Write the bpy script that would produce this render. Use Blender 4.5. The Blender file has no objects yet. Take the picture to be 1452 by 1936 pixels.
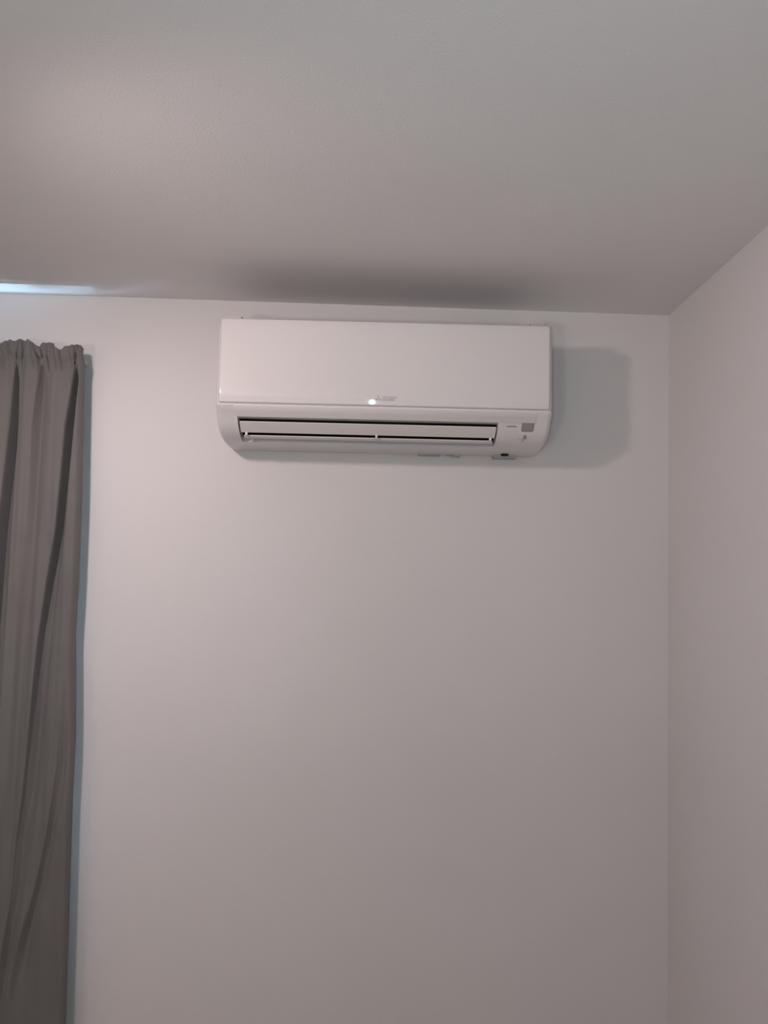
import bpy, bmesh, math, random
from mathutils import Vector, Matrix
random.seed(3)
scene = bpy.context.scene
C = scene.collection

# ------------------------------------------------------------------ camera
W_PX, H_PX, F_PX = 1452, 1936, 1480.0
EYE = 1.70                                    # camera height above the floor
YAW, PITCH, ROLL = math.radians(0.247), math.radians(4.829), math.radians(1.832)

def cam_axes():
    cy, sy, cp, sp = math.cos(YAW), math.sin(YAW), math.cos(PITCH), math.sin(PITCH)
    fw = Vector((sy*cp, cy*cp, sp)); r = Vector((cy, -sy, 0)); u = r.cross(fw)
    c, s = math.cos(ROLL), math.sin(ROLL)
    return c*r + s*u, -s*r + c*u, fw
RT, UP, FW = cam_axes()
cd = bpy.data.cameras.new('camera'); cam = bpy.data.objects.new('camera', cd); C.objects.link(cam)
cd.sensor_fit = 'HORIZONTAL'; cd.sensor_width = 36.0; cd.lens = F_PX/W_PX*36.0; cd.clip_start = 0.02
cam.matrix_world = Matrix(((RT.x, UP.x, -FW.x, 0), (RT.y, UP.y, -FW.y, 0), (RT.z, UP.z, -FW.z, EYE), (0, 0, 0, 1)))
scene.camera = cam

# ------------------------------------------------------------------ view and world
vs = scene.view_settings
scene.display_settings.display_device = 'sRGB'
vs.view_transform = 'Standard'; vs.look = 'None'; vs.gamma = 1.0; vs.use_curve_mapping = False
vs.exposure = 0.06
world = bpy.data.worlds.new('dusk_sky'); scene.world = world; world.use_nodes = True
bg = world.node_tree.nodes['Background']; bg.inputs[0].default_value = (0.36, 0.62, 1.0, 1); bg.inputs[1].default_value = 1.2

# ------------------------------------------------------------------ room measures (metres)
WALL_Y = 2.07; RIGHT_X = 0.765; LEFT_X = -2.7; REAR_Y = -2.3; CEIL = EYE + 0.736
WIN = (-1.80, -0.875, 0.80, EYE + 0.33)       # opening of the window behind the curtain

# ------------------------------------------------------------------ lights
def spot(name, loc, aim, power, col, radius, size, blend):
    l = bpy.data.lights.new(name, 'SPOT'); l.energy = power; l.color = col
    l.shadow_soft_size = radius; l.spot_size = size; l.spot_blend = blend
    o = bpy.data.objects.new(name, l); C.objects.link(o); o.location = loc
    o.rotation_euler = (Vector(aim) - Vector(loc)).to_track_quat('-Z', 'Y').to_euler(); return o
# shaded lamp just left of the frame: a broad part and a narrower, whiter part aimed at the wall, from one bulb
LAMP = (-0.715, 0.895, EYE+0.585)
def toward(v): return tuple(a_+b_ for a_, b_ in zip(LAMP, v))
spot('room_lamp', LAMP, toward((0.40, 0.54, -1.0)), 20.0, (1.0, 0.80, 0.79), 0.045, math.radians(172), 0.6)
spot('room_lamp_shade', LAMP, toward((-0.5, 1.1, -0.78)), 13.0, (1.0, 0.925, 1.0), 0.045, math.radians(104), 1.0)
# small cool light of the phone beside the lens
spot('phone_flash', (-0.05, 0.0, EYE+0.005), (0.1, 2.07, EYE+0.1), 13.5, (0.42, 0.86, 1.0), 0.0045, math.radians(140), 1.0)
def area(name, loc, rot, sx, sy, power, col, spread=180):
    l = bpy.data.lights.new(name, 'AREA'); l.shape = 'RECTANGLE'; l.size = sx; l.size_y = sy; l.energy = power; l.color = col
    l.spread = math.radians(spread)
    o = bpy.data.objects.new(name, l); C.objects.link(o); o.location = loc; o.rotation_euler = [math.radians(v) for v in rot]; return o
area('rear_fill', (-2.05, REAR_Y+0.06, 1.10), (90, 0, -20), 0.8, 1.6, 8.0, (1.0, 0.86, 0.78))  # added fill from the rear left, lifts the lower wall; no doorway there
# warm fill added behind the camera, aimed up to brighten the ceiling
area('ceiling_fill', (-0.8, -1.2, 1.2), (180, 0, 0), 0.3, 0.3, 32.5, (1.0, 0.84, 0.82))
# blue daylight of the window behind the curtain: the sky outside, and what comes up off its sill
area('window_daylight', ((WIN[0]+WIN[1])/2, WALL_Y+0.145, (WIN[2]+WIN[3])/2), (-90, 0, 0), WIN[1]-WIN[0]-0.1, WIN[3]-WIN[2]-0.1, 120.0, (0.47, 0.70, 1.0))
area('sill_daylight', (WIN[0]+0.42, WALL_Y+0.030, WIN[2]+0.012), (182.5, 0, 0), 0.80, 0.06, 2.4, (0.47, 0.76, 1.0), 33)

# ------------------------------------------------------------------ materials
def mat(name, col, rough=0.5, spec=0.5, noise=0.0, nscale=8.0, bump=0.0, bscale=200.0, coat=0.0, metal=0.0):
    m = bpy.data.materials.new(name); m.use_nodes = True
    nt = m.node_tree; b = nt.nodes['Principled BSDF']
    b.inputs['Base Color'].default_value = (*col, 1); b.inputs['Roughness'].default_value = rough
    b.inputs['Specular IOR Level'].default_value = spec; b.inputs['Metallic'].default_value = metal
    b.inputs['Coat Weight'].default_value = coat; b.inputs['Coat Roughness'].default_value = 0.022
    tc = nt.nodes.new('ShaderNodeTexCoord')
    if noise > 0:
        n = nt.nodes.new('ShaderNodeTexNoise'); n.inputs['Scale'].default_value = nscale; n.inputs['Detail'].default_value = 4
        nt.links.new(tc.outputs['Object'], n.inputs['Vector'])
        r = nt.nodes.new('ShaderNodeValToRGB')
        r.color_ramp.elements[0].position = 0.3; r.color_ramp.elements[1].position = 0.7
        r.color_ramp.elements[0].color = (*[c*(1-noise) for c in col], 1)
        r.color_ramp.elements[1].color = (*[min(1, c*(1+noise)) for c in col], 1)
        nt.links.new(n.outputs['Fac'], r.inputs['Fac']); nt.links.new(r.outputs['Color'], b.inputs['Base Color'])
    if bump > 0:
        n2 = nt.nodes.new('ShaderNodeTexNoise'); n2.inputs['Scale'].default_value = bscale; n2.inputs['Detail'].default_value = 3
        nt.links.new(tc.outputs['Object'], n2.inputs['Vector'])
        bp = nt.nodes.new('ShaderNodeBump'); bp.inputs['Strength'].default_value = bump; bp.inputs['Distance'].default_value = 0.002
        nt.links.new(n2.outputs['Fac'], bp.inputs['Height']); nt.links.new(bp.outputs['Normal'], b.inputs['Normal'])
    return m
M_WALL = mat('wall_paint', (0.66, 0.645, 0.635), 0.55, 0.25, 0.012, 3.0, 0.12, 260)
M_CEIL = mat('ceiling_paint', (0.76, 0.745, 0.735), 0.9, 0.1, 0.012, 3.0, 0.15, 220)
M_WALL2 = mat('wall_paint_warm', (0.695, 0.672, 0.662), 0.6, 0.2, 0.012, 3.0, 0.12, 260)
M_FLOOR = mat('floor_boards', (0.31, 0.26, 0.22), 0.5, 0.4, 0.15, 5.0)
M_AC = mat('white_plastic', (0.72, 0.70, 0.685), 0.4, 0.35, 0.008, 6.0, coat=0.35)
M_PANEL = mat('glossy_white_plastic', (0.675, 0.66, 0.65), 0.42, 0.3, 0.006, 6.0, coat=0.55)
M_VANE = mat('vane_plastic', (0.70, 0.655, 0.62), 0.42, 0.4, 0.01, 9.0)
M_HINGE = mat('grey_hinge_plastic', (0.50, 0.48, 0.465), 0.4, 0.4, 0.01, 9.0)
M_DARK = mat('duct_dark_plastic', (0.030, 0.022, 0.020), 0.6, 0.3, 0.1, 20.0)
M_INK = mat('grey_print', (0.50, 0.485, 0.475), 0.4, 0.3, 0.02, 30.0)
M_INK2 = mat('dark_grey_print', (0.33, 0.30, 0.29), 0.4, 0.3, 0.02, 30.0)
M_SMOKE = mat('smoked_sensor_plastic', (0.30, 0.28, 0.27), 0.18, 0.5, 0.02, 30.0)
M_GREY = mat('grey_underside_plastic', (0.42, 0.42, 0.41), 0.5, 0.3, 0.03, 30.0)
M_RUBBER = mat('black_rubber', (0.012, 0.010, 0.010), 0.6, 0.3, 0.1, 30.0)
M_FRAME = mat('white_window_frame', (0.75, 0.75, 0.74), 0.4, 0.4, 0.01, 6.0)
M_ROD = mat('white_rod_metal', (0.70, 0.70, 0.69), 0.35, 0.5, 0.01, 20.0)

def cloth_mat(name, col):
    m = mat(name, col, 0.85, 0.15, 0.06, 6.0)
    nt = m.node_tree; b = nt.nodes['Principled BSDF']; b.inputs['Sheen Weight'].default_value = 0.15
    tc = nt.nodes.new('ShaderNodeTexCoord'); mp = nt.nodes.new('ShaderNodeMapping'); mp.inputs['Scale'].default_value = (900, 900, 500)
    n = nt.nodes.new('ShaderNodeTexNoise'); n.inputs['Scale'].default_value = 1.0; n.inputs['Detail'].default_value = 2
    bp = nt.nodes.new('ShaderNodeBump'); bp.inputs['Strength'].default_value = 0.15; bp.inputs['Distance'].default_value = 0.001
    nt.links.new(tc.outputs['Object'], mp.inputs['Vector']); nt.links.new(mp.outputs['Vector'], n.inputs['Vector'])
    nt.links.new(n.outputs['Fac'], bp.inputs['Height']); nt.links.new(bp.outputs['Normal'], b.inputs['Normal'])
    return m
M_CLOTH = cloth_mat('grey_blackout_cloth', (0.152, 0.146, 0.140))

def glass_mat():
    m = bpy.data.materials.new('window_glass'); m.use_nodes = True; nt = m.node_tree; nt.nodes.clear()
    out = nt.nodes.new('ShaderNodeOutputMaterial'); mx = nt.nodes.new('ShaderNodeMixShader')
    tr = nt.nodes.new('ShaderNodeBsdfTransparent'); gl = nt.nodes.new('ShaderNodeBsdfGlossy'); gl.inputs['Roughness'].default_value = 0.02
    fr = nt.nodes.new('ShaderNodeFresnel'); fr.inputs['IOR'].default_value = 1.45
    tr.inputs['Color'].default_value = (0.96, 0.98, 0.98, 1)
    nt.links.new(fr.outputs[0], mx.inputs[0]); nt.links.new(tr.outputs[0], mx.inputs[1]); nt.links.new(gl.outputs[0], mx.inputs[2])
    nt.links.new(mx.outputs[0], out.inputs[0]); return m
M_GLASS = glass_mat()

# ------------------------------------------------------------------ helpers
def add_box(bm, x0, x1, y0, y1, z0, z1):
    v = [bm.verts.new(p) for p in ((x0,y0,z0),(x1,y0,z0),(x1,y1,z0),(x0,y1,z0),(x0,y0,z1),(x1,y0,z1),(x1,y1,z1),(x0,y1,z1))]
    for f in ((0,3,2,1),(4,5,6,7),(0,1,5,4),(1,2,6,5),(2,3,7,6),(3,0,4,7)): bm.faces.new([v[i] for i in f])
def bevel_all(bm, w, seg=2, lim=30):
    es = [e for e in bm.edges if len(e.link_faces) == 2 and e.calc_face_angle(0) > math.radians(lim)]
    bmesh.ops.bevel(bm, geom=es, offset=w, segments=seg, affect='EDGES', profile=0.5, clamp_overlap=True)
def add_tube(bm, a, b, r, n=20, r2=None):
    a, b = Vector(a), Vector(b); d = (b-a).normalized(); q = d.to_track_quat('Z', 'Y').to_matrix()
    r2 = r if r2 is None else r2; rings = []
    for p, rr in ((a, r), (b, r2)):
        rings.append([bm.verts.new(p + q @ Vector((rr*math.cos(2*math.pi*k/n), rr*math.sin(2*math.pi*k/n), 0))) for k in range(n)])
    for k in range(n): bm.faces.new((rings[0][k], rings[0][(k+1)%n], rings[1][(k+1)%n], rings[1][k]))
    bm.faces.new(rings[0][::-1]); bm.faces.new(rings[1])
def obj(name, bm, m, parent=None, smooth=None):
    bmesh.ops.recalc_face_normals(bm, faces=bm.faces)
    me = bpy.data.meshes.new(name); bm.to_mesh(me); bm.free(); me.materials.append(m)
    if smooth is not None:
        me.polygons.foreach_set('use_smooth', [True]*len(me.polygons))
        if smooth > 0 and smooth < 179: me.set_sharp_from_angle(angle=math.radians(smooth))
    o = bpy.data.objects.new(name, me); C.objects.link(o)
    if parent: o.parent = parent
    return o
def tag(o, label, cat, group=None):
    o['label'] = label; o['category'] = cat
    if group: o['group'] = group
def thing(name, label, cat, loc):
    o = bpy.data.objects.new(name, None); C.objects.link(o); o.location = loc; o.empty_display_size = 0.1
    tag(o, label, cat); return o
def struct(name, bm, m, parent=None):
    o = obj(name, bm, m, parent)
    if parent is None: o['kind'] = 'structure'
    return o

# ------------------------------------------------------------------ room shell
T = 0.12
bm = bmesh.new(); add_box(bm, LEFT_X-T, RIGHT_X+T, REAR_Y-T, WALL_Y+0.16, -T, 0); struct('floor', bm, M_FLOOR)
bm = bmesh.new(); add_box(bm, LEFT_X-T, RIGHT_X+T, REAR_Y-T, WALL_Y+0.16, CEIL, CEIL+T); struct('ceiling', bm, M_CEIL)
bm = bmesh.new(); add_box(bm, RIGHT_X, RIGHT_X+T, REAR_Y-T, WALL_Y+0.16, 0, CEIL); struct('wall_right', bm, M_WALL2)
bm = bmesh.new(); add_box(bm, LEFT_X-T, LEFT_X, REAR_Y-T, WALL_Y+0.16, 0, CEIL); struct('wall_left', bm, M_WALL)
bm = bmesh.new(); add_box(bm, LEFT_X, RIGHT_X, REAR_Y-T, REAR_Y, 0, CEIL); struct('wall_rear', bm, M_WALL)
# wall with the window opening: one mesh, a grid with the middle cell left open
bm = bmesh.new()
xs = [LEFT_X, WIN[0], WIN[1], RIGHT_X]; zs = [0, WIN[2], WIN[3], CEIL]; ys = [WALL_Y, WALL_Y+0.16]
vt = {(i, j, k): bm.verts.new((xs[i], ys[j], zs[k])) for i in range(4) for j in range(2) for k in range(4)}
for i in range(3):
    for k in range(3):
        if (i, k) == (1, 1): continue
        for j in range(2): bm.faces.new((vt[i,j,k], vt[i+1,j,k], vt[i+1,j,k+1], vt[i,j,k+1]))
for a, b in (((1,1),(2,1)), ((2,1),(2,2)), ((2,2),(1,2)), ((1,2),(1,1))):
    bm.faces.new((vt[a[0],0,a[1]], vt[b[0],0,b[1]], vt[b[0],1,b[1]], vt[a[0],1,a[1]]))
struct('wall_back', bm, M_WALL)
# window (hidden behind the curtain, seen only by the daylight it leaks)
win = bpy.data.objects.new('window_1', None); C.objects.link(win); win['kind'] = 'structure'
win.location = ((WIN[0]+WIN[1])/2, WALL_Y+0.10, WIN[2])
hw, hh = (WIN[1]-WIN[0])/2, WIN[3]-WIN[2]
bm = bmesh.new(); fw_ = 0.045
add_box(bm, -hw, -hw+fw_, -0.026, 0.026, 0, hh); add_box(bm, hw-fw_, hw, -0.026, 0.026, 0, hh)
add_box(bm, -hw+fw_, hw-fw_, -0.026, 0.026, 0, fw_); add_box(bm, -hw+fw_, hw-fw_, -0.026, 0.026, hh-fw_, hh)
add_box(bm, -hw+fw_, hw-fw_, -0.022, 0.022, hh*0.5-0.02, hh*0.5+0.02)
obj('window_frame', bm, M_FRAME, win)
bm = bmesh.new(); add_box(bm, -hw+fw_, hw-fw_, -0.003, 0.003, fw_, hh-fw_); obj('pane', bm, M_GLASS, win)

# ------------------------------------------------------------------ air conditioner
# local frame: x along the wall, y = 0 on the wall and negative into the room, z = 0 at the seam under the front panel
AC_Z = EYE + 0.4085
ac = thing('air_conditioner', 'white wall mounted split air conditioner with open outlet vane, high up under the ceiling', 'air conditioner', (0.0, WALL_Y, AC_Z))
ac.rotation_euler = (0, math.radians(-0.52), 0)
HW = 0.4055                                       # half width of the housing
# outer profile (d from wall, z) from the top back round the front to the bottom back
UPPER = [(0.0, 0.216), (0.10, 0.216), (0.185, 0.214), (0.203, 0.209), (0.212, 0.198), (0.216, 0.18), (0.218, 0.010), (0.2205, 0.0015)]
LOWER = [(0.2265, -0.001), (0.2275, -0.004), (0.2235, -0.0095), (0.2145, -0.0175)]     # lip to upper slot edge
SLOT = [(0.2045, -0.0270), (0.195, -0.0385), (0.182, -0.0510), (0.168, -0.0605), (0.150, -0.0685), (0.134, -0.0725), (0.120, -0.0745)]
UNDER = [(0.100, -0.0772), (0.07, -0.0787), (0.03, -0.079), (0.008, -0.079), (0.0, -0.076)]
FULL = UPPER + LOWER + SLOT + UNDER
SX0, SX1 = -0.3535, 0.2775                        # outlet opening
CHANNEL = [(0.2045, -0.0270), (0.1900, -0.0300), (0.184, -0.026), (0.165, 0.010), (0.120, 0.030), (0.075, 0.012), (0.060, -0.030), (0.085, -0.052), (0.114, -0.0600), (0.120, -0.0745)]
R_END = 0.013
def inset(profile, r):                            # profile drawn in by r, along softened normals
    n = len(profile); nr = []
    for i in range(n):
        p0 = profile[max(0, i-1)]; p1 = profile[min(n-1, i+1)]
        tx, tz = p1[0]-p0[0], p1[1]-p0[1]; L = math.hypot(tx, tz) or 1
        nr.append(Vector((tz/L, -tx/L)))
    for _ in range(4):
        nr = [(nr[max(0, i-1)] + nr[i] + nr[min(n-1, i+1)]).normalized() for i in range(n)]
    if r == 0: return list(profile)
    q = r/R_END
    base = [(min(d, 0.2215) if z > -0.012 and z < 0.01 else d, z) for d, z in profile]   # the lip fades out towards the ends
    return [(max(0.0, (d*(1-q)+b[0]*q) + v.x*r) if d > 1e-6 else 0.0, z + v.y*r) for (d, z), b, v in zip(profile, base, nr)]
def loft(bm, sections):
    rings = [[bm.verts.new((x, -d, z)) for d, z in prof] for x, prof in sections]
    for a, b in zip(rings, rings[1:]):
        for i in range(len(a)-1): bm.faces.new((a[i], a[i+1], b[i+1], b[i]))
    return rings
bm = bmesh.new()
# both ends of the housing are rounded off with a quarter circle
secL = [(-HW + R_END*(1-math.cos(k/6*math.pi/2)), inset(FULL, R_END*(1-math.sin(k/6*math.pi/2)))) for k in range(7)] + [(-HW+R_END+0.003, FULL), (-HW+R_END+0.008, FULL), (SX0, FULL)]
secR = [(SX1, FULL), (HW-R_END-0.008, FULL), (HW-R_END-0.003, FULL)] + [(HW - R_END*(1-math.cos(k/6*math.pi/2)), inset(FULL, R_END*(1-math.sin(k/6*math.pi/2)))) for k in range(6, -1, -1)]
rl = loft(bm, secL); rr = loft(bm, secR)
bm.faces.new(rl[0]); bm.faces.new(rr[-1][::-1])
top_n = len(UPPER) + len(LOWER) + 1
loft(bm, [(SX0, FULL[:top_n]), (SX1, FULL[:top_n])])
bot_i = len(UPPER) + len(LOWER) + len(SLOT) - 1
loft(bm, [(SX0, FULL[bot_i:]), (SX1, FULL[bot_i:])])
bmesh.ops.remove_doubles(bm, verts=bm.verts, dist=1e-5)
obj('housing', bm, M_AC, ac, 35)
# hinge covers standing a little above the panel at both top corners
for x0 in (-0.388, 0.352):
    bm = bmesh.new(); add_box(bm, x0, x0+0.036, -0.2070, -0.1700, 0.2050, 0.2200); bevel_all(bm, 0.002, 2); obj('hinge_cover', bm, M_HINGE, ac, 40)
# dark air intake let into the top, with its thin bars
bm = bmesh.new(); add_box(bm, -0.375, 0.375, -0.190, -0.020, 0.2142, 0.2168); obj('intake_grille', bm, M_DARK, ac)
for k in range(16):
    gx = -0.365 + 0.73*k/15
    bm = bmesh.new(); add_box(bm, gx-0.0015, gx+0.0015, -0.190, -0.020, 0.2166, 0.2180); obj('grille_bar', bm, M_GREY, ac)
# dark duct inside the outlet, closed at both ends
bm = bmesh.new()
for_ch = CHANNEL[2:-1]
ch = loft(bm, [(SX0+0.0005, for_ch), (SX1-0.0005, for_ch)])
bm.faces.new(ch[0]); bm.faces.new(ch[1][::-1])
duct = obj('air_duct', bm, M_DARK, ac, 60)
# light throat that leads from the face into the duct, and the side cheeks of the opening
bm = bmesh.new()
loft(bm, [(SX0, CHANNEL[:3]), (SX1, CHANNEL[:3])])
loft(bm, [(SX0, CHANNEL[-2:]), (SX1, CHANNEL[-2:])])
obj('outlet_rim', bm, M_AC, ac, 60)
for x, flip in ((SX0, False), (SX1, True)):
    bm = bmesh.new()
    pts = SLOT + CHANNEL[-2:0:-1]
    vv = [bm.verts.new((x, -d, z)) for d, z in pts]; bm.faces.new(vv if flip else vv[::-1])
    obj('outlet_cheek', bm, M_AC, ac)

# front panel: slab with softly rounded edges, bottom edge rolled inwards
PW, PZ0, PZ1 = 0.3975, 0.0018, 0.2072
front = [(0.2190, PZ0), (0.2235, PZ0+0.0003), (0.2258, PZ0+0.0014), (0.2269, PZ0+0.0030), (0.2270125, PZ0+0.0035), (0.22825, PZ0+0.0090), (0.2294875, PZ0+0.0145), (0.2296, PZ0+0.0150), (0.2301, PZ0+0.021), (0.2303, PZ0+0.036), (0.2303, PZ1-0.02), (0.2299, PZ1-0.006), (0.2285, PZ1-0.0018), (0.2255, PZ1-0.0002), (0.2190, PZ1)]
RP = 0.0055
bm = bmesh.new()
secs = []
for side in (-1, 1):
    ks = range(0, 7) if side < 0 else range(6, -1, -1)
    for k in ks:
        a = k/6*math.pi/2; ins = RP*(1-math.sin(a)); off = RP*(1-math.cos(a))
        zc = (PZ0+PZ1)/2; hz = (PZ1-PZ0)/2
        prof = []
        for d, z in front:
            zz = zc + (z-zc)*((hz - ins*0.8)/hz); dd = max(0.2190, d - ins)
            prof.append((dd, zz))
        secs.append((side*(PW - off), prof))
    # one more flat section beside each rounded end keeps the face shading flat
    if side < 0: secs.append((-(PW-RP-0.003), list(front))); secs.append((-(PW-RP-0.010), list(front))); secs.append((PW-RP-0.010, list(front))); secs.append((PW-RP-0.003, list(front)))
rings = loft(bm, secs)
bm.faces.new(rings[0]); bm.faces.new(rings[-1][::-1])
for a, b in zip(rings, rings[1:]): bm.faces.new((a[0], b[0], b[-1], a[-1]))
panel = obj('front_panel', bm, M_PANEL, ac, 40)

# finger lip: shallow raised strip under the panel with slanted ends
def on_face(d):                                   # z of the lower face at depth d
    P = LOWER + SLOT + UNDER
    for (d0, z0), (d1, z1) in zip(P, P[1:]):
        if d1 <= d <= d0: return z0 + (z1-z0)*(d0-d)/max(1e-9, d0-d1)
    return P[0][1]
bm = bmesh.new()
prof = [(0.2268, -0.0042), (0.2290, -0.0058), (0.2268, -0.0105), (0.2175, -0.0185), (0.2062, -0.0276), (0.2045, -0.0270)]
base = [(0.2262, -0.0050), (0.2255, -0.0068), (0.2232, -0.0098), (0.2150, -0.0170), (0.2050, -0.0264), (0.2045, -0.0270)]
loft(bm, [(-0.360, base), (-0.3535, prof), (0.361, prof), (0.369, base)])
# kept to the strip above the outlet so that it ends on the display side in a slant
obj('finger_lip', bm, M_AC, ac, 40)

# outlet vane (upper, large) and narrow lower vane, on three pivots
def vane(name, x0, x1, path, th, m):
    bm = bmesh.new(); n = len(path); sec = []
    outer, inner = [], []
    for i, (d, z) in enumerate(path):
        p0 = path[max(0, i-1)]; p1 = path[min(n-1, i+1)]
        tx, tz = p1[0]-p0[0], p1[1]-p0[1]; L = math.hypot(tx, tz)
        nx, nz = tz/L, -tx/L
        outer.append((d, z)); inner.append((d+nx*th, z+nz*th))
    loop = outer + inner[::-1] + outer[:1]
    r = loft(bm, [(x0, loop), (x1, loop)])
    bmesh.ops.remove_doubles(bm, verts=bm.verts, dist=1e-6)
    bmesh.ops.holes_fill(bm, edges=[e for e in bm.edges if e.is_boundary])
    return obj(name, bm, m, ac, 40)
vane('air_vane', SX0+0.0045, SX1-0.0045, [(0.1971, -0.0396), (0.1900, -0.0455), (0.1810, -0.0525), (0.1740, -0.0576), (0.1708, -0.0600)], 0.004, M_VANE)
vane('lower_vane', SX0+0.010, SX1-0.008, [(0.1600, -0.0668), (0.1550, -0.0686), (0.1505, -0.0700), (0.1480, -0.0707)], 0.003, M_VANE)
for px in (-0.336, -0.017, 0.263):
    bm = bmesh.new(); add_box(bm, px-0.0025, px+0.0025, -0.1720, -0.1580, -0.0660, -0.0590); bevel_all(bm, 0.001, 1)
    obj('vane_pivot', bm, M_VANE, ac)

# marks on the right end of the lower face
def face_patch(name, x0, x1, d0, d1, m, lift=0.0007, bev=0.0015):
    bm = bmesh.new(); n = 8; rows = []
    P = LOWER + SLOT + UNDER
    for i in range(n+1):
        d = d0 + (d1-d0)*i/n; z = on_face(d)
        e = 1e-3; tz = on_face(d-e)-on_face(d+e); tx = -2*e; L = math.hypot(tx, tz); nx, nz = -tz/L, tx/L
        r = bev if i in (0, n) else 0
        rows.append([(x0+r, d+nx*lift, z+nz*lift), (x1-r, d+nx*lift, z+nz*lift), (x1-r, d-nx*0.001, z-nz*0.001), (x0+r, d-nx*0.001, z-nz*0.001)])
    vv = [[bm.verts.new((x, -d, z)) for x, d, z in r] for r in rows]
    for a, b in zip(vv, vv[1:]):
        for k in range(4): bm.faces.new((a[k], a[(k+1)%4], b[(k+1)%4], b[k]))
    bm.faces.new(vv[0]); bm.faces.new(vv[-1][::-1])
    return obj(name, bm, m, ac, 30)
w = face_patch('receiver_window', 0.3350, 0.3650, 0.2085, 0.1880, M_SMOKE, 0.0008, 0.002); w['label'] = 'grey receiver window'
face_patch('indicator_mark', 0.2985, 0.3225, 0.1990, 0.1968, M_INK2, 0.0005, 0.0005)
# small printed symbol under the window: a drop with a stroke through it
face_patch('symbol_print', 0.3310, 0.3560, 0.1700, 0.1685, M_INK, 0.0004, 0.0)
face_patch('symbol_print', 0.3430, 0.3510, 0.1800, 0.1690, M_INK2, 0.0005, 0.002)
face_patch('symbol_print', 0.3405, 0.3465, 0.1680, 0.1575, M_INK, 0.0004, 0.0015)

# maker's emblem and two lines of lettering on the front panel
PF = 0.2303
def diamond(bm, cx, cz, ax, az, y):
    bm.faces.new([bm.verts.new((cx+dx, y, cz+dz)) for dx, dz in ((0, az[0]), (ax, az[1]), (0, az[2]), (-ax, az[1]))])
bm = bmesh.new()
s = 0.0052; ex, ez = -0.0145, 0.0185; yy = -PF-0.0004
h = s*math.sqrt(3)/2
def rhomb(bm, tip, u, v):
    a = Vector(tip); pts = [a, a+u, a+u+v, a+v]
    bm.faces.new([bm.verts.new((p.x, yy, p.y)) for p in pts])
up = math.radians
def dirv(deg): return Vector((math.cos(up(deg))*s, math.sin(up(deg))*s))
cpt = Vector((ex, ez))
rhomb(bm, cpt, dirv(60), dirv(120)); rhomb(bm, cpt, dirv(180), dirv(240)); rhomb(bm, cpt, dirv(300), dirv(0))
g = bmesh.ops.extrude_face_region(bm, geom=list(bm.faces)); bmesh.ops.translate(bm, verts=[v for v in g['geom'] if isinstance(v, bmesh.types.BMVert)], vec=(0, 0.0008, 0))
obj('emblem', bm, M_INK, panel).parent = panel
def lettering(text, x, z, size, width):
    cu = bpy.data.curves.new('lettering', 'FONT'); cu.body = text; cu.size = size; cu.extrude = 0.0003
    to = bpy.data.objects.new('lettering_curve', cu); C.objects.link(to)
    bpy.context.view_layer.update()
    me = bpy.data.meshes.new_from_object(to.evaluated_get(bpy.context.evaluated_depsgraph_get()))
    bpy.data.objects.remove(to); bpy.data.curves.remove(cu)
    xs_ = [v.co.x for v in me.vertices]; k = width/(max(xs_)-min(xs_))
    for v in me.vertices:
        v.co = Vector((x + (v.co.x-min(xs_))*k, -PF-0.0003-v.co.z, z + v.co.y))
    me.materials.clear(); me.materials.append(M_INK)
    o = bpy.data.objects.new('lettering', me); C.objects.link(o); o.parent = panel; return o
lettering('MITSUBISHI', -0.0040, 0.0196, 0.0066, 0.0335)
lettering('ELECTRIC', -0.0040, 0.0136, 0.0066, 0.0290)

# underside details: clips of the mounting plate, drain stub
for x0, x1, d0, d1, z0 in ((0.095, 0.150, 0.004, 0.030, -0.0825), (0.168, 0.182, 0.010, 0.034, -0.0820), (0.185, 0.204, 0.004, 0.022, -0.0835)):
    bm = bmesh.new(); add_box(bm, x0, x1, -d1, -d0, z0, -0.0775); bevel_all(bm, 0.001, 1)
    obj('mounting_clip', bm, M_GREY, ac)
bm = bmesh.new(); add_box(bm, 0.292, 0.350, -0.030, -0.003, -0.0860, -0.0775); bevel_all(bm, 0.002, 2); obj('drain_cover', bm, M_GREY, ac)
bm = bmesh.new(); add_tube(bm, (0.318, -0.048, -0.0765), (0.318, -0.048, -0.0835), 0.011, 20, 0.009); obj('drain_plug', bm, M_RUBBER, ac, 40)

# ------------------------------------------------------------------ curtain
CUR_Y = 1.985                                     # front faces of the folds
def px_to(x, y, plane_y):                         # photograph pixel -> point on a plane parallel to the wall
    d = FW*F_PX + RT*(x-W_PX/2) - UP*(y-H_PX/2)
    k = plane_y/d.y; return Vector((d.x*k, plane_y, EYE + d.z*k))
def interp(tab, v):
    if v <= tab[0][0]: return tab[0][1]
    for (a, fa), (b, fb) in zip(tab, tab[1:]):
        if v <= b: return fa + (fb-fa)*(v-a)/(b-a)
    return tab[-1][1]
def track(pts):                                   # [(y, x)] in the photograph -> table (z, X), rising z
    q = [px_to(x, y, CUR_Y) for y, x in pts]; t = sorted((p.z, p.x) for p in q)
    z0, x0 = t[0]; return [(0.0, x0)] + t
EDGE = track([(655, 154), (680, 157), (700, 154), (800, 152), (920, 150), (1000, 147), (1100, 143), (1200, 137), (1300, 137), (1400, 136), (1500, 131), (1600, 128), (1800, 122), (1936, 118)])
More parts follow.
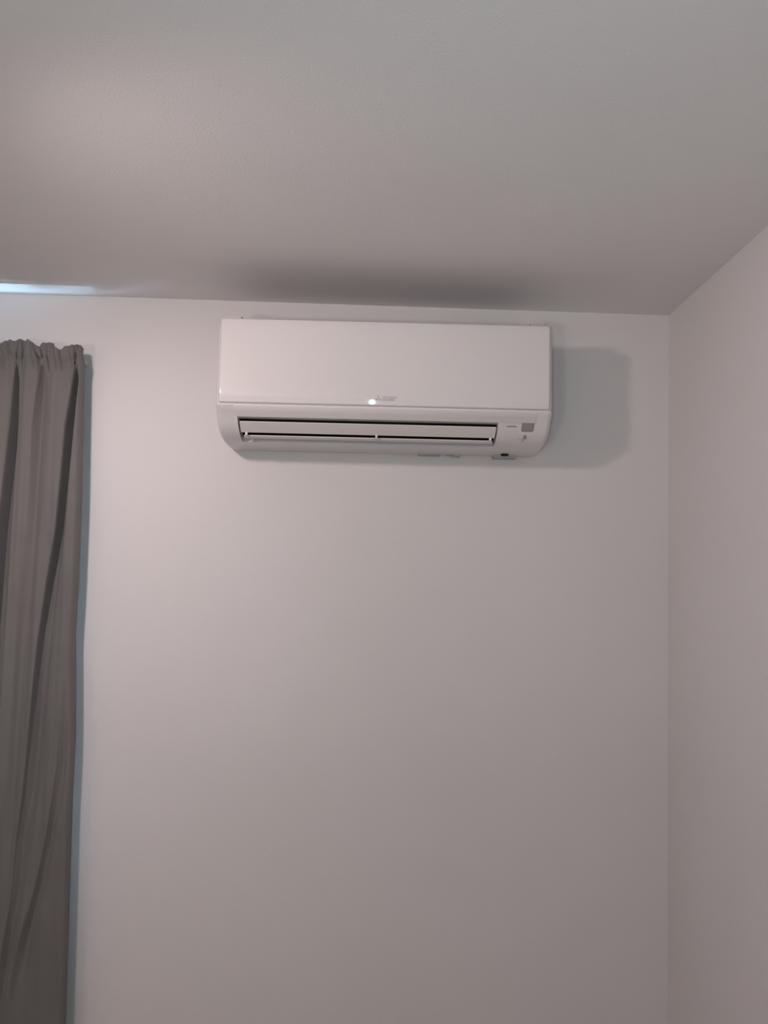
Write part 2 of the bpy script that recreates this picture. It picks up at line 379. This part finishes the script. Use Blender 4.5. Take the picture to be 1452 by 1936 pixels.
# valleys: left and right rim of every fold valley, with depth by height
def valley(l, r, dep, soft): return track(l), track(r), sorted((px_to(70, y, CUR_Y).z, v) for y, v in soft), sorted((px_to(70, y, CUR_Y).z, d) for y, d in dep)
VALLEYS = [
 valley([(690, 27), (720, 23), (800, 16), (900, 5), (1000, -6), (1200, -16), (1500, -34), (1936, -70)], [(690, 33), (720, 37), (800, 36), (900, 30), (1000, 23), (1200, 9), (1500, -12), (1936, -52)], [(668, 0), (684, .022), (705, .052), (1200, .05), (1936, .03)], [(1000, 0), (1400, .6)]),
 valley([(690, 76), (720, 75), (800, 66), (900, 61), (1000, 55), (1200, 38), (1400, 22), (1600, 4), (1793, -22), (1936, -42)], [(690, 82), (720, 86), (800, 86), (900, 82), (1000, 76), (1200, 60), (1400, 44), (1600, 24), (1793, -2), (1936, -24)], [(662, 0), (684, .020), (740, .020), (900, .013), (1100, .008), (1400, .006), (1936, .004)], [(684, .2), (740, .85), (1000, 1)]),
 valley([(690, 139), (720, 134), (800, 121), (900, 112), (1000, 102), (1200, 74), (1400, 55), (1500, 46), (1600, 32), (1687, 26), (1793, 8), (1936, -14)], [(690, 148), (720, 149), (800, 142), (900, 133), (1000, 125), (1200, 103), (1400, 84), (1500, 72), (1600, 56), (1687, 46), (1793, 28), (1936, 6)], [(662, 0), (684, .030), (705, .054), (1000, .052), (1200, .042), (1400, .034), (1600, .024), (1936, .014)], [(1000, .05), (1200, .3), (1400, .55), (1700, .9)]),
 valley([(660, 150.5), (690, 151.5), (720, 151), (800, 146), (900, 139), (1000, 133), (1100, 128), (1200, 122), (1300, 122), (1450, 112), (1518, 102), (1590, 90), (1687, 68), (1793, 38), (1936, 10)], [(660, 151.5), (690, 152.5), (720, 152), (800, 148), (900, 143), (1000, 140), (1100, 136), (1200, 131), (1300, 132), (1450, 124), (1518, 114), (1590, 104), (1687, 84), (1793, 58), (1936, 30)], [(1300, 0), (1450, .012), (1600, .018), (1800, .014), (1936, .008)], [(1300, 1), (1450, .7), (1600, .8), (1800, 1)]),
]
# creases of the gathered heading: centre line and depth
CREASES = [(track(c), w*0.8, dp*1.35) for c, w, dp in (
 ([(645, 16), (665, 19), (680, 26), (694, 30)], 0.0022, .010), ([(650, 34), (668, 32), (690, 31)], 0.0020, .008), ([(648, 49), (662, 45), (680, 40), (700, 42)], 0.0024, .010),
 ([(650, 62), (664, 67), (680, 73), (697, 79)], 0.0024, .014), ([(660, 90), (676, 89), (695, 92)], 0.0020, .009), ([(655, 74), (672, 79), (690, 80)], 0.0018, .007),
 ([(652, 100), (664, 103), (700, 106)], 0.0040, .006), ([(658, 147), (672, 142), (688, 141)], 0.0024, .010), ([(655, 5), (680, 6), (705, 5)], 0.0030, .007), ([(655, 119), (690, 122)], 0.0050, .004))]
# further folds of the same cloth, out of the frame on the left
rnd = random.Random(5)
far = []
x_ = -1.15
while x_ > -1.90:
    wv = rnd.uniform(0.022, 0.032); far.append((x_-wv, x_, rnd.uniform(0.02, 0.05))); x_ -= rnd.uniform(0.065, 0.10)
far.sort()
UW = 0.10
def pit(u, soft=0.0):                                       # u 0..1 across a valley: sheer wall at the left rim, slanting rise to the right rim
    if u <= 0 or u >= 1: return 0.0
    s_ = u/UW if u < UW else (1-u)/(1-UW)
    sharp = s_*s_*(3-2*s_) if u < UW else s_**0.7
    return sharp*(1-soft) + soft*math.sin(math.pi*u**0.8)**2
ZROD = px_to(80, 676, CUR_Y).z
TOP = sorted((px_to(x, y, CUR_Y).x, px_to(x, y, CUR_Y).z) for x, y in ((0, 648), (10, 648), (14, 644), (18, 642), (22, 643), (26, 645), (31, 642), (38, 641), (45, 643), (50, 645), (54, 642), (60, 647), (68, 653), (73, 655), (80, 648), (92, 647), (101, 648), (105, 655), (112, 662), (117, 660), (121, 655), (135, 652), (145, 651), (151, 652), (154, 657), (157, 666)))
def top_at(X):
    if X < TOP[0][0]: return TOP[0][1] + 0.006*math.sin(X*90) + 0.004*math.sin(X*210)
    return interp(TOP, X)
XL = -1.94
def ruff(X):                                      # bunching of the gathered heading
    return 0.5*math.sin(X*330+1.0) + 0.35*math.sin(X*517+0.4) + 0.25*math.sin(X*190+2.0)
def depth(X, z, edge, vs_):
    d = 0.0
    for a, b, k, so in vs_:
        a -= so*0.010; b += so*0.010                                         # soft valleys are wider
        if k > 0 and a < X < b: d = max(d, k*pit((X-a)/(b-a), so))
    d = min(d, 0.060)
    d -= 0.004*math.sin(X*95 + 0.6) + 0.0010*math.sin(X*260+z*7)            # soft swell of the faces
    e = max(0.0, min(1.0, (z-(ZROD-0.045))/0.035)); e = e*e*(3-2*e)
    d += 0.0050*ruff(X + 0.15*(z-ZROD))*e                                    # gathers die out below the rod
    d += 0.0035*math.exp(-((z-(ZROD-0.012))/0.012)**2) - 0.005*math.exp(-((z-(ZROD+0.010))/0.014)**2)  # pinch under the rod, rod bulge
    if e > 0:
        for c, w, dp in CREASES:
            q = (X-interp(c, z))/w
            if abs(q) < 3: d += dp*e*math.exp(-q*q)
    if e > 0: d = d*(1-e) + min(d, 0.0105)*e                                   # the pocket's back cloth limits the gathers
    if edge-X < 0.012: d += 0.018*(1-(edge-X)/0.012)**2                      # hem turns back to the wall
    return d
ZB = 0.03
levels = [ZB + (ZROD-0.07-ZB)*(1-(1-j/90)**1.4) for j in range(90)] + [None]*46
bm = bmesh.new(); grid = []
for j, lv in enumerate(levels):
    t = max(0.0, (j-89)/46)
    zr = lv if lv is not None else ZROD-0.07 + (0.105)*t                     # height that sets the fold layout of this row
    ed = interp(EDGE, zr)
    vs_ = [(a, b, k*min(1, max(0, (ZROD-zr)/0.05)), 0.2) for a, b, k in far] + [(interp(l, zr), interp(r, zr), interp(dp, zr), interp(so, zr)) for l, r, so, dp in VALLEYS]
    cuts = [XL]
    for a, b, k, so in vs_: cuts += [a, a+(b-a)*UW, b]
    cuts.append(ed)
    for i in range(1, len(cuts)): cuts[i] = max(cuts[i], cuts[i-1]+1e-5)
    row = []
    for i, (x0, x1) in enumerate(zip(cuts, cuts[1:])):
        near = i >= 3*len(far)
        kind = i % 3
        n = (46 if kind == 0 else 8 if kind == 1 else 18) if near else (10 if kind == 0 else 4 if kind == 1 else 7)
        for k in range(n + (1 if i == len(cuts)-2 else 0)):
            X = x0 + (x1-x0)*k/n
            z = zr if lv is not None else ZROD-0.07 + (top_at(X)-ZROD+0.07)*t
            row.append(bm.verts.new((X+1.36, depth(X, z, ed, vs_), z)))
    grid.append(row)
for r0, r1 in zip(grid, grid[1:]):
    for k in range(len(r0)-1): bm.faces.new((r0[k], r0[k+1], r1[k+1], r1[k]))
cur = thing('curtain', 'dark grey blackout curtain with gathered rod-pocket heading hanging at the left edge', 'curtain', (-1.36, CUR_Y, 0.0))
cl = obj('cloth', bm, M_CLOTH, cur, 179)
# back cloth of the rod pocket, behind the gathers
bm = bmesh.new(); q = []
for i in range(121):
    X = XL + 0.004 + (-0.818-XL)*i/120; zt = sum(top_at(X+o_) for o_ in (-0.03, -0.015, 0, 0.015, 0.03))/5 - 0.011
    q.append([bm.verts.new((X+1.36, y_, z_)) for z_ in (ZROD-0.022, zt) for y_ in (0.0215, 0.0230)])
for row in q:                                     # hidden ledge added on top, blocks light rising through the pocket
    p_ = row[2].co; row.append(bm.verts.new((p_.x, 0.005, p_.z-0.0015)))
for a_, b_ in zip(q, q[1:]):
    bm.faces.new((a_[2], a_[4], b_[4], b_[2]))
    for i0, i1 in ((0, 1), (1, 3), (3, 2), (2, 0)): bm.faces.new((a_[i0], a_[i1], b_[i1], b_[i0]))
bm.faces.new((q[0][0], q[0][1], q[0][3], q[0][2])); bm.faces.new((q[-1][0], q[-1][2], q[-1][3], q[-1][1]))
obj('pocket_backing', bm, M_CLOTH, cur, 40)
sm = cl.modifiers.new('thickness', 'SOLIDIFY'); sm.thickness = 0.0016; sm.offset = -1

# rod inside the pocket, on two brackets
rod = thing('curtain_rod', 'slim white curtain rod inside the gathered heading of the grey curtain', 'curtain rod', (-1.36, CUR_Y+0.0165, ZROD+0.010))
bm = bmesh.new(); add_tube(bm, (-0.586, 0, 0), (0.556, 0, 0), 0.0032, 16); obj('rod', bm, M_ROD, rod, 40)
for bx in (-0.5875, 0.5550):                      # the bent ends that carry the rod on the wall
    bm = bmesh.new(); add_tube(bm, (bx, 0, 0), (bx, WALL_Y-CUR_Y-0.0185, 0), 0.0032, 12); add_tube(bm, (bx, WALL_Y-CUR_Y-0.0185, 0), (bx, WALL_Y-CUR_Y-0.0166, 0), 0.008, 16)
    obj('bracket', bm, M_ROD, rod, 40)
